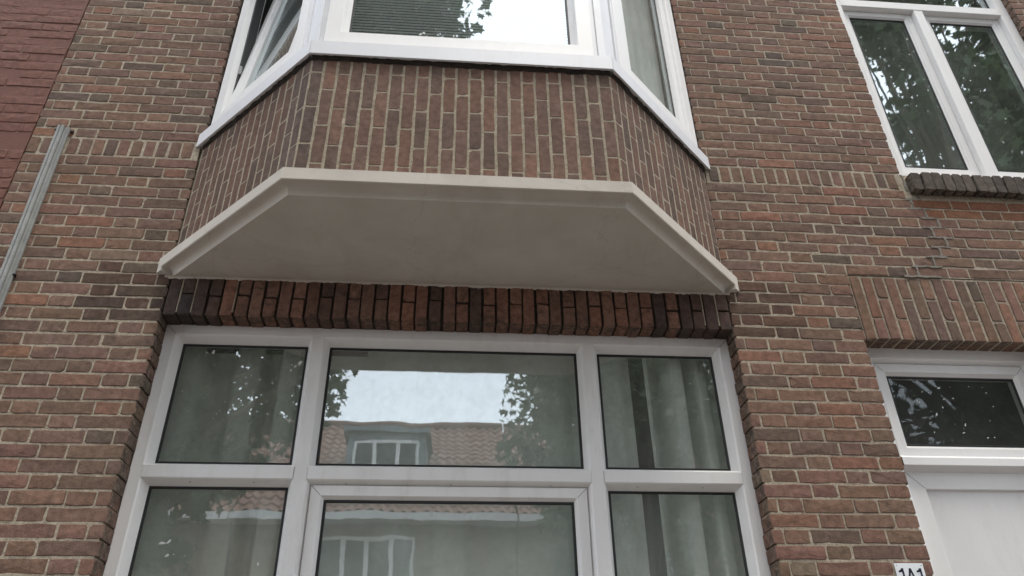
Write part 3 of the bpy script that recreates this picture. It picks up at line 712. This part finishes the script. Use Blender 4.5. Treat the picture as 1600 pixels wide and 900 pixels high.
def bay_side(fr, left):
    f2 = Frame(fr.p(0, 0, -0.012), fr.u)
    a, c = (0.012, LS-0.115) if left else (0.115, LS-0.012)
    w_ = part(ring(f2, a, c, BZ0+0.004, BZT, frame_prof(0.080, 0.012, 0.03, 0.09, 0.012)), 'window', M['pvc_clean'])
    w_['label'] = 'bay side window with its sash tilted open' if left else 'bay side window with a lace curtain behind it'
    sa, sc, z0, z1 = a+0.088, c-0.086, BZ0+0.092, BZT-0.085
    if left:
        g0 = len(bpy.data.objects)
        piece = [ring(f2, sa+0.006, sc-0.006, z0, z1, frame_prof(0.070, 0.010, 0.02, 0.055, -0.002))]
        tl = R(6.5); ct, st = math.cos(tl), math.sin(tl)
        def tilt(b):
            nv = []
            for p in b.v:
                q = np.array(p)-f2.o; n = q @ f2.n; z = q[2]; base = q - f2.n*n - np.array([0, 0, z]); dz = z-z0; dn = n+0.03
                n2 = -0.03 + dn*ct - dz*st; z2 = z0 + dz*ct + dn*st; nv.append(tuple(f2.o+base+f2.n*n2+np.array([0, 0, z2])))
            b.v = nv; return b
        part(tilt(piece[0]), 'tilted_sash', M['pvc'], w_)
        b = MB(); p = [f2.p(u, v, d) for d in (-0.03, -0.036) for u, v in ((sa+0.084, z0+0.08), (sc-0.084, z0+0.08), (sc-0.084, z1-0.08), (sa+0.084, z1-0.08))]
        b.v += p; b.f += [(0, 1, 2, 3), (7, 6, 5, 4), (0, 4, 5, 1), (1, 5, 6, 2), (2, 6, 7, 3), (3, 7, 4, 0)]; part(tilt(b), 'pane', M['glass_up'], w_)
        part(ring(f2, a+0.091, c-0.091, BZ0+0.096, BZT-0.091, [(0, -0.02), (0.012, -0.022), (0.012, -0.07)]), 'gasket', M['gasket'], w_)
        b = MB(); b.box(-0.008, 0.008, -0.012, 0.012, -0.03, 0.03); o = part(b, 'latch', M['zinc'], w_); o.location = f2.p(a+0.098, BZ0+0.42, -0.03)
    else:
        part(ring(f2, sa, sc, z0, z1, frame_prof(0.052, 0.008, 0.02, 0.05, -0.004)), 'sash', M['pvc_clean'], w_)
        part(ring(f2, sa-0.004, sa+0.0+(sc-sa)+0.004, z0-0.004, z1+0.004, [(0, -0.014), (0.006, -0.016)]), 'gasket', M['gasket'], w_)
        pane(f2, sa+0.06, sc-0.06, z0+0.06, z1-0.06, -0.03, M['glass_side'], w_)
    # filler strip to the wall or corner
    b = MB(); e0, e1 = (LS-0.115, LS-0.09) if left else (0.09, 0.115)
    b.grid([[f2.p(u, v, n) for u, n in ((e0, -0.05), (e0, 0.004), (e1, 0.004), (e1, -0.05))] for v in (BZ0, BZT)]); part(b, 'cover_strip', M['alu'], w_)
    return w_
bay_side(FL, True); bay_side(FR, False)
b = MB(); pt = bay_poly(BHX+0.09, BY-0.09, BWX+0.13); lo = [(x, y, BZT) for x, y in pt]; hi = [(x, y, BZT+0.28) for x, y in pt]
b.poly(lo[::-1]); b.poly(hi); b.grid([lo, hi]); part(b, 'bay_roof', M['plaster'])
# floor and rooms behind the glass
def room(x0, x1, y0, y1, z0, z1, rear=None, mat='room'):
    """rear = an opening (x0, x1, z0, z1) added in the unseen back wall to light the curtains"""
    b = MB(); b.quad((x0, y0, z0), (x0, y1, z0), (x0, y1, z1), (x0, y0, z1)); b.quad((x1, y1, z0), (x1, y0, z0), (x1, y0, z1), (x1, y1, z1))
    b.quad((x0, y0, z0), (x1, y0, z0), (x1, y1, z0), (x0, y1, z0)); b.quad((x0, y0, z1), (x0, y1, z1), (x1, y1, z1), (x1, y0, z1))
    Q = lambda a, c, d, e: b.quad((a, y1, d), (c, y1, d), (c, y1, e), (a, y1, e))
    if rear:
        a, c, d, e = rear; Q(x0, a, z0, z1); Q(c, x1, z0, z1); Q(a, c, z0, d); Q(a, c, e, z1)
    else: Q(x0, x1, z0, z1)
    part(b, 'room', M[mat])
M['room_light'] = rough_mat('room_dim', (0.13, 0.13, 0.125), (0.16, 0.16, 0.15), 3, 0.9, 40, 0)
room(-1.6, 1.6, 0.211, 3.6, -0.6, 2.02, (-1.5, 1.5, -0.5, 1.9), 'room_light'); room(1.75, 3.3, 0.212, 4.0, GROUND, 2.0); room(2.3, 4.1, 0.213, 4.0, 2.5, 4.95); room(-1.7, 1.75, 0.212, 4.0, 2.60, 4.82, (-1.4, 1.4, 3.0, 4.6), 'room_light')  # rear openings are added, out of sight, to light the curtains from behind
b = MB(); pl = inset_poly(0.02, 0.27); b.poly([(x, y, SZ0-0.005) for x, y in pl]); part(b, 'bay_floor', M['room'])

# ------------------------------------------------------------------ things hung or fixed on the house
def curtain(name, mat, x0, x1, y, z0, z1, amp, wave, label, ph=0.0, irr=0.4, fr=None):
    fr = fr or Frame((0, 0, 0), (1, 0, 0)); n = int((x1-x0)/0.007); rows = []
    for k in range(13):
        z = z0+(z1-z0)*k/12; q = []
        for i in range(n+1):
            x = x0+(x1-x0)*i/n
            a = 2*math.pi*(x+0.02*math.sin(x*9.1+ph))/wave+ph; s_ = math.sin(a+irr*math.sin(a*0.37+1.0)+0.25*math.sin(z*1.3+x*2))
            s_ = math.tanh(2.2*(s_+0.45))/math.tanh(2.2*1.45)
            q.append(fr.p(x+0.012*math.sin(z*1.1+a*0.5)*(1-k/12), z, -(y-amp*s_*(1+0.25*math.sin(a*0.31)))))
        rows.append(q)
    b = MB(); b.grid(rows); o = b.build(name, mat, None, smooth=True); tag(o, label, 'curtain')
    return o
curtain('eyelet_curtain', M['curtain_l'], -1.42, -0.58, 0.29, -0.4, 1.80, 0.055, 0.25, 'dim grey-green curtain behind the left panes of the wide window', 0.9)
curtain('sheer_curtain', M['sheer'], -0.575, 0.70, 0.32, -0.4, 1.90, 0.022, 0.33, 'thin pale curtain behind the middle panes of the wide window', 0.2, 0.9)
curtain('eyelet_curtain', M['curtain'], 0.60, 0.905, 0.30, -0.4, 1.90, 0.05, 0.26, 'narrow grey-green curtain left of the dark gap behind the right panes', 2.2, 0.2)
curtain('eyelet_curtain', M['curtain'], 0.950, 1.50, 0.33, -0.4, 1.90, 0.095, 0.15, 'grey-green curtain in deep folds right of the dark gap behind the right panes', 0.4, 0.5)
b = MB(); b.tube([(-1.52, 0.275, 1.735), (-0.4, 0.275, 1.735)], 0.013, 10); o = b.build('curtain_rod', M['black_metal'], smooth=False); tag(o, 'black curtain rod behind the upper left pane of the wide window', 'curtain rod')
curtain('lace_curtain', M['lace'], 0.06, LS-0.14, 0.10, 2.92, 4.4, 0.010, 0.12, 'white lace curtain behind the right side window of the bay', 0.0, 0.8, FR)
curtain('side_curtain', M['lace'], 0.10, 0.62, 0.33, 2.90, 4.5, 0.03, 0.16, 'pale curtain hanging behind the tilted left window of the bay', 0.0, 0.8, FL)
curtain('upper_curtain', M['curtain_l'], 2.4, 3.9, 0.55, 2.6, 4.85, 0.03, 0.4, 'grey curtain behind the tall upper right window', 0.0, 0.8)
bl = empty('slatted_blind', (0.0, BY+0.12, 4.45)); tag(bl, 'fine slatted blind behind the front window of the bay', 'blind')
b = MB()
for k in range(72):
    z = 2.90+0.021*k; b.grid([[(-0.60, BY+0.085, z), (0.61, BY+0.085, z)], [(-0.60, BY+0.097, z+0.0075), (0.61, BY+0.097, z+0.0075)], [(-0.60, BY+0.107, z+0.013), (0.61, BY+0.107, z+0.013)]])
o = b.build('slats', M['blind'], bl, kind='stuff'); o.matrix_parent_inverse = Matrix.Translation((0, -(BY+0.12), -4.45))
b = MB(); b.box(-0.60, 0.61, BY+0.08, BY+0.115, 4.42, 4.46); o = b.build('head_rail', M['blind'], bl); o.matrix_parent_inverse = Matrix.Translation((0, -(BY+0.12), -4.45))

# galvanised cable channel
b = MB(); x0 = -2.052; prof = [(0, 0.0), (0, -0.026), (0.004, -0.030), (0.014, -0.030), (0.015, -0.025), (0.019, -0.025), (0.020, -0.030), (0.030, -0.030), (0.034, -0.026), (0.034, -0.014), (0.038, -0.012), (0.052, -0.012), (0.055, -0.009), (0.055, 0.0)]
zs_ = [GROUND+0.3+k*(2.86-GROUND-0.3)/20 for k in range(21)]
b.grid([[(x0+px+0.0015*math.sin(k*0.9)+0.0012*(20-k), py, z) for px, py in prof] for k, z in enumerate(zs_)][::-1]); b.poly([(x0+px, py, 2.86) for px, py in prof])
ch = b.build('cable_channel', M['zinc']); tag(ch, 'grey galvanised cable channel running up the brick wall beside the red house', 'cable channel')
for z, dx in ((2.845, -0.012), (2.835, 0.068), (1.95, 0.062)):
    b = MB(); b.box(x0+dx-0.008, x0+dx+0.008, -0.012, 0.0, z-0.006, z+0.006); bevel(b.build('fixing_clip', M['black_metal'], ch), 0.002)

# house number plate
pf = Frame((1.8875, -0.0045, 0.637), (1, 0, 0)); b = MB(); b.box(1.8265, 1.9485, -0.0075, -0.0035, 0.578, 0.697)
pl_ = bevel(b.build('house_number_plate', M['enamel']), 0.0012); tag(pl_, 'white enamel house number plate reading 141 beside the door', 'number plate')
pn = 0.0036
def stroke(pts, name='digit'):
    b = MB(); b.poly([pf.p(u, v, pn) for u, v in pts])
    return b
def digit_one(cx):
    b = MB(); t = 0.0042
    b.poly([pf.p(cx+u, v, pn) for u, v in ((0.004-t, -0.036), (0.004+t, -0.036), (0.004+t, 0.040), (-0.001, 0.040), (-0.004, 0.034), (-0.014, 0.030), (-0.014, 0.0235), (0.004-t, 0.0255))])
    b.build('digit', M['navy'], pl_)
def digit_four(cx):
    b = MB(); P4 = lambda *q: b.poly([pf.p(cx+u, v, pn+0.0001*len(b.f)) for u, v in q])
    P4((-0.021, -0.020), (-0.0125, -0.020), (0.0045, 0.040), (-0.004, 0.040)); P4((-0.021, -0.020), (0.021, -0.020), (0.021, -0.013), (-0.019, -0.013)); P4((0.006, -0.036), (0.0144, -0.036), (0.0144, 0.006), (0.006, 0.006))
    P4((-0.004, 0.040), (0.0045, 0.040), (0.0144, 0.004), (0.006, 0.004))
    b.build('digit', M['navy'], pl_)
digit_one(-0.036); digit_four(0.0); digit_one(0.040)
for u, v in ((-0.052, 0.050), (0.052, 0.050), (-0.052, -0.050), (0.052, -0.050)):
    b = MB(); b.poly([pf.p(u+0.0024*math.cos(a*math.pi/4), v+0.0024*math.sin(a*math.pi/4), pn) for a in range(8)]); b.build('screw', M['zinc'], pl_)

# ------------------------------------------------------------------ across the street (seen mirrored in the panes)
M['far_brick'] = rough_mat('far_brick', (0.16, 0.105, 0.08), (0.22, 0.15, 0.115), 30, 0.9, 60, 0.3)
M['tile'] = rough_mat('roof_tile', (0.17, 0.088, 0.07), (0.22, 0.12, 0.098), 7, 0.8, 40, 0.3)
M['lead'] = plain('dormer_grey', (0.16, 0.18, 0.2), 0.6)
M['far_glass'] = plain('far_glass', (0.03, 0.035, 0.04), 0.08)
M['bark'] = rough_mat('bark', (0.10, 0.085, 0.065), (0.17, 0.145, 0.115), 9, 0.95, 40, 0.8, 0.01)
def far_house(xa, xb, label):
    h = empty('terraced_house', ((xa+xb)/2, -13.7, GROUND)); tag(h, label, 'house', 'houses across the street')
    inv = Matrix.Translation((-(xa+xb)/2, 13.7, -GROUND))
    def pt_(b, name, mat, parent=None, smooth=False):
        o = b.build(name, mat, parent or h, smooth)
        if parent is None: o.matrix_parent_inverse = inv
        return o
    EZ, RZ, YF, YR, YB = 4.95, 8.5, -13.7, -17.7, -21.7
    b = MB(); b.box(xa, xb, YB, YF, GROUND, EZ-0.1); b.poly([(xa, YB, EZ-0.1), (xa, YR, RZ-0.15), (xa, YF, EZ-0.1)]); b.poly([(xb, YB, EZ-0.1), (xb, YF, EZ-0.1), (xb, YR, RZ-0.15)]); pt_(b, 'wall', M['far_brick'])
    for s, ya in ((1, YF+0.25), (-1, YB-0.25)):
        rows = []; nx = int((xb-xa)/0.04); nr = 16
        for k in range(nr):
            for e in (0.0, 0.97):
                t = (k+e)/nr; y = ya+(YR-ya)*t; z = EZ-0.16+(RZ-EZ+0.16)*t
                rows.append([(xa+(xb-xa)*i/nx, y, z+0.035*math.sin(2*math.pi*(xa+(xb-xa)*i/nx)/0.24)+0.05*(1-e)) for i in range(nx+1)])
        b = MB(); b.grid(rows); rf = pt_(b, 'roof', M['tile'])
        if s == 1: roof = rf
    b = MB()
    b.tube([(xa, YR, RZ+0.03), (xb, YR, RZ+0.03)], 0.13, 8); pt_(b, 'ridge', M['tile'], None)
    b = MB(); b.box(xa, xb, YF, YF+0.42, EZ-0.34, EZ-0.17); pt_(b, 'gutter', M['pvc'])
    def win(x0, x1, z0, z1, y, n):
        f = MB(); m = 0.07; f.v = []; 
        fr = Frame((0, y, 0), (-1, 0, 0)); o = pt_(ring(fr, -x1, -x0, z0, z1, [(0, -0.05), (0, 0.03), (m, 0.03), (m, -0.02)]), 'window', M['pvc'])
        for k in range(1, n):
            xx = x0+(x1-x0)*k/n; q = MB(); q.box(xx-0.045, xx+0.045, y-0.02, y+0.032, z0+m, z1-m); pt_(q, 'mullion', M['pvc'], o)
        q = MB(); q.quad((x1-m, y+0.006, z0+m), (x0+m, y+0.006, z0+m), (x0+m, y+0.006, z1-m), (x1-m, y+0.006, z1-m)); pt_(q, 'pane', M['far_glass'], o)
    c = (xa+xb)/2
    b = MB(); b.box(c-0.95, c+0.95, YR+0.6, YF-1.0, 5.6, 7.1); b.box(c-1.08, c+1.08, YR+0.5, YF-0.85, 7.1, 7.24); pt_(b, 'dormer', M['lead'])
    win(c-0.78, c+0.78, 6.02, 6.9, YF-0.99, 3)
    win(c-1.2, c+0.85, 2.7, 4.35, YF+0.004, 4); win(c-1.2, c+1.2, -0.6, 1.5, YF+0.004, 3); win(xb-1.35, xb-0.45, GROUND+0.1, 1.2, YF+0.004, 1)
far_house(-10.6, -4.55, 'brown terraced house with red tiles opposite, mirrored in the left panes')
far_house(-4.5, 1.55, 'brown terraced house with grey dormer opposite, mirrored in the middle panes')
far_house(1.6, 7.65, 'brown terraced house with red roof opposite, mirrored behind the right-hand tree')
far_house(7.7, 13.75, 'brown terraced house with red roof opposite, mirrored in the right panes')

# street trees
def leaf_mat(name, a, b_):
    m, n, b = new_mat(name)
    p = pos(n); n1 = noise(n, 2.2, 3, 0.6, p); r_ = ramp(n, n1.outputs[0], 0.3, 0.7, (*a, 1), (*b_, 1)); n.links.new(r_.outputs[0], b.inputs['Base Color'])
    b.inputs['Roughness'].default_value = 0.55
    tr = N(n, 'ShaderNodeBsdfTranslucent'); n.links.new(r_.outputs[0], tr.inputs[0]); mx = N(n, 'ShaderNodeMixShader'); mx.inputs[0].default_value = 0.3
    n.links.new(b.outputs[0], mx.inputs[1]); n.links.new(tr.outputs[0], mx.inputs[2]); n.links.new(mx.outputs[0], n.nodes['Material Output'].inputs[0])
    return m
M['leaf'] = leaf_mat('leaf_green', (0.035, 0.06, 0.022), (0.075, 0.115, 0.04))
LEAF = np.array([(0, -0.5), (0.16, -0.22), (0.48, -0.28), (0.33, 0.02), (0.50, 0.22), (0.2, 0.2), (0, 0.6), (-0.2, 0.2), (-0.50, 0.22), (-0.33, 0.02), (-0.48, -0.28), (-0.16, -0.22)])
def leaf_mesh(cent, size, rs):
    n = len(cent); a = rs.normal(size=(n, 3)); a /= np.linalg.norm(a, axis=1)[:, None]
    up = np.array([0, 0, 1.0])+rs.normal(size=(n, 3))*0.7; bb = np.cross(up, a); bb /= np.linalg.norm(bb, axis=1)[:, None]; cc = np.cross(bb, a)
    cc = np.where(cc[:, 2:3] > 0, -cc, cc)
    sz = size*rs.uniform(0.6, 1.25, size=(n, 1, 1)); L_ = LEAF
    V = cent[:, None, :] + sz*(bb[:, None, :]*L_[None, :, :1] + cc[:, None, :]*L_[None, :, 1:2]); V += (a[:, None, :]*sz)*(-0.25*(L_[None, :, :1]**2))
    return V.reshape(-1, 3), n
def tree(x, y, h0, clumps, label, seed, per=150, size=0.16, spread=0.55, trunk_r=0.2):
    rs = np.random.RandomState(seed); t = empty('street_tree', (x, y, GROUND)); tag(t, label, 'tree', 'trees in the street')
    inv = Matrix.Translation((-x, -y, -GROUND)); b = MB(); lean = rs.uniform(-0.2, 0.2, 2)
    tp = [(x+lean[0]*k/5, y+lean[1]*k/5, GROUND-0.05+(h0-GROUND+1.5)*k/5) for k in range(6)]; b.tube(tp, [trunk_r*(1-0.09*k) for k in range(6)], 12)
    o = b.build('trunk', M['bark'], t, smooth=True); o.matrix_parent_inverse = inv
    b = MB(); pts = []
    for c in clumps:
        s0 = Vector(tp[3 + rs.randint(0, 3)]); e0 = Vector(c[:3]); mid = (s0+e0)/2+Vector((0, 0, 0.3)); b.tube([s0, mid, e0], [trunk_r*0.28, trunk_r*0.16, 0.012], 6)
        r_ = c[3]; q = rs.normal(size=(int(per*c[4]), 3)); q /= np.linalg.norm(q, axis=1)[:, None]; q *= (rs.uniform(0, 1, size=(len(q), 1))**0.45)*r_; q[:, 2] *= 0.75
        pts.append(np.array(c[:3])+q)
    o = b.build('branches', M['bark'], t, smooth=True); o.matrix_parent_inverse = inv
    P3 = np.concatenate(pts); V, n = leaf_mesh(P3, size, rs); m = len(LEAF)
    me = bpy.data.meshes.new('crown'); me.vertices.add(len(V)); me.vertices.foreach_set('co', V.astype(np.float32).ravel())
    me.loops.add(n*m); me.loops.foreach_set('vertex_index', np.arange(n*m, dtype=np.int32)); me.polygons.add(n); me.polygons.foreach_set('loop_start', np.arange(0, n*m, m, dtype=np.int32)); me.polygons.foreach_set('loop_total', np.full(n, m, dtype=np.int32)); me.update(); me.validate()
    o = link('crown', me, M['leaf'], t); o.matrix_parent_inverse = inv
def crown(cx, cy, cz, rx, ry, rz, n, seed, r_=0.62, dens=1.0):
    rs = np.random.RandomState(seed); out = []
    while len(out) < n:
        q = rs.uniform(-1, 1, 3)
        if 0.25 < (q @ q) < 1.0: out.append((cx+q[0]*rx, cy+q[1]*ry, cz+q[2]*rz, r_*rs.uniform(0.7, 1.25), dens))
    return out
tree(-4.4, -6.6, 2.0, crown(-4.6, -6.2, 6.0, 3.1, 2.4, 4.2, 190, 3) + crown(-1.45, -5.4, 9.7, 1.5, 1.2, 1.7, 40, 4) + [(-1.3, -4.9, 4.3, 0.3, 0.35), (-1.0, -4.9, 4.45, 0.2, 0.22), (-1.75, -4.9, 4.3, 0.45, 0.7)], 'leafy street tree behind the camera, mirrored in the left panes', 11)
tree(3.0, -8.0, 2.0, crown(2.95, -8.2, 5.0, 1.75, 1.7, 3.4, 90, 5), 'dense street tree mirrored in the right half of the middle panes', 12)
tree(8.2, -5.8, 2.2, crown(7.4, -5.2, 8.4, 4.0, 2.2, 4.6, 190, 8) + crown(6.6, -5.6, 3.2, 2.2, 1.2, 1.8, 30, 9), 'tall street tree mirrored in the upper right window', 13)
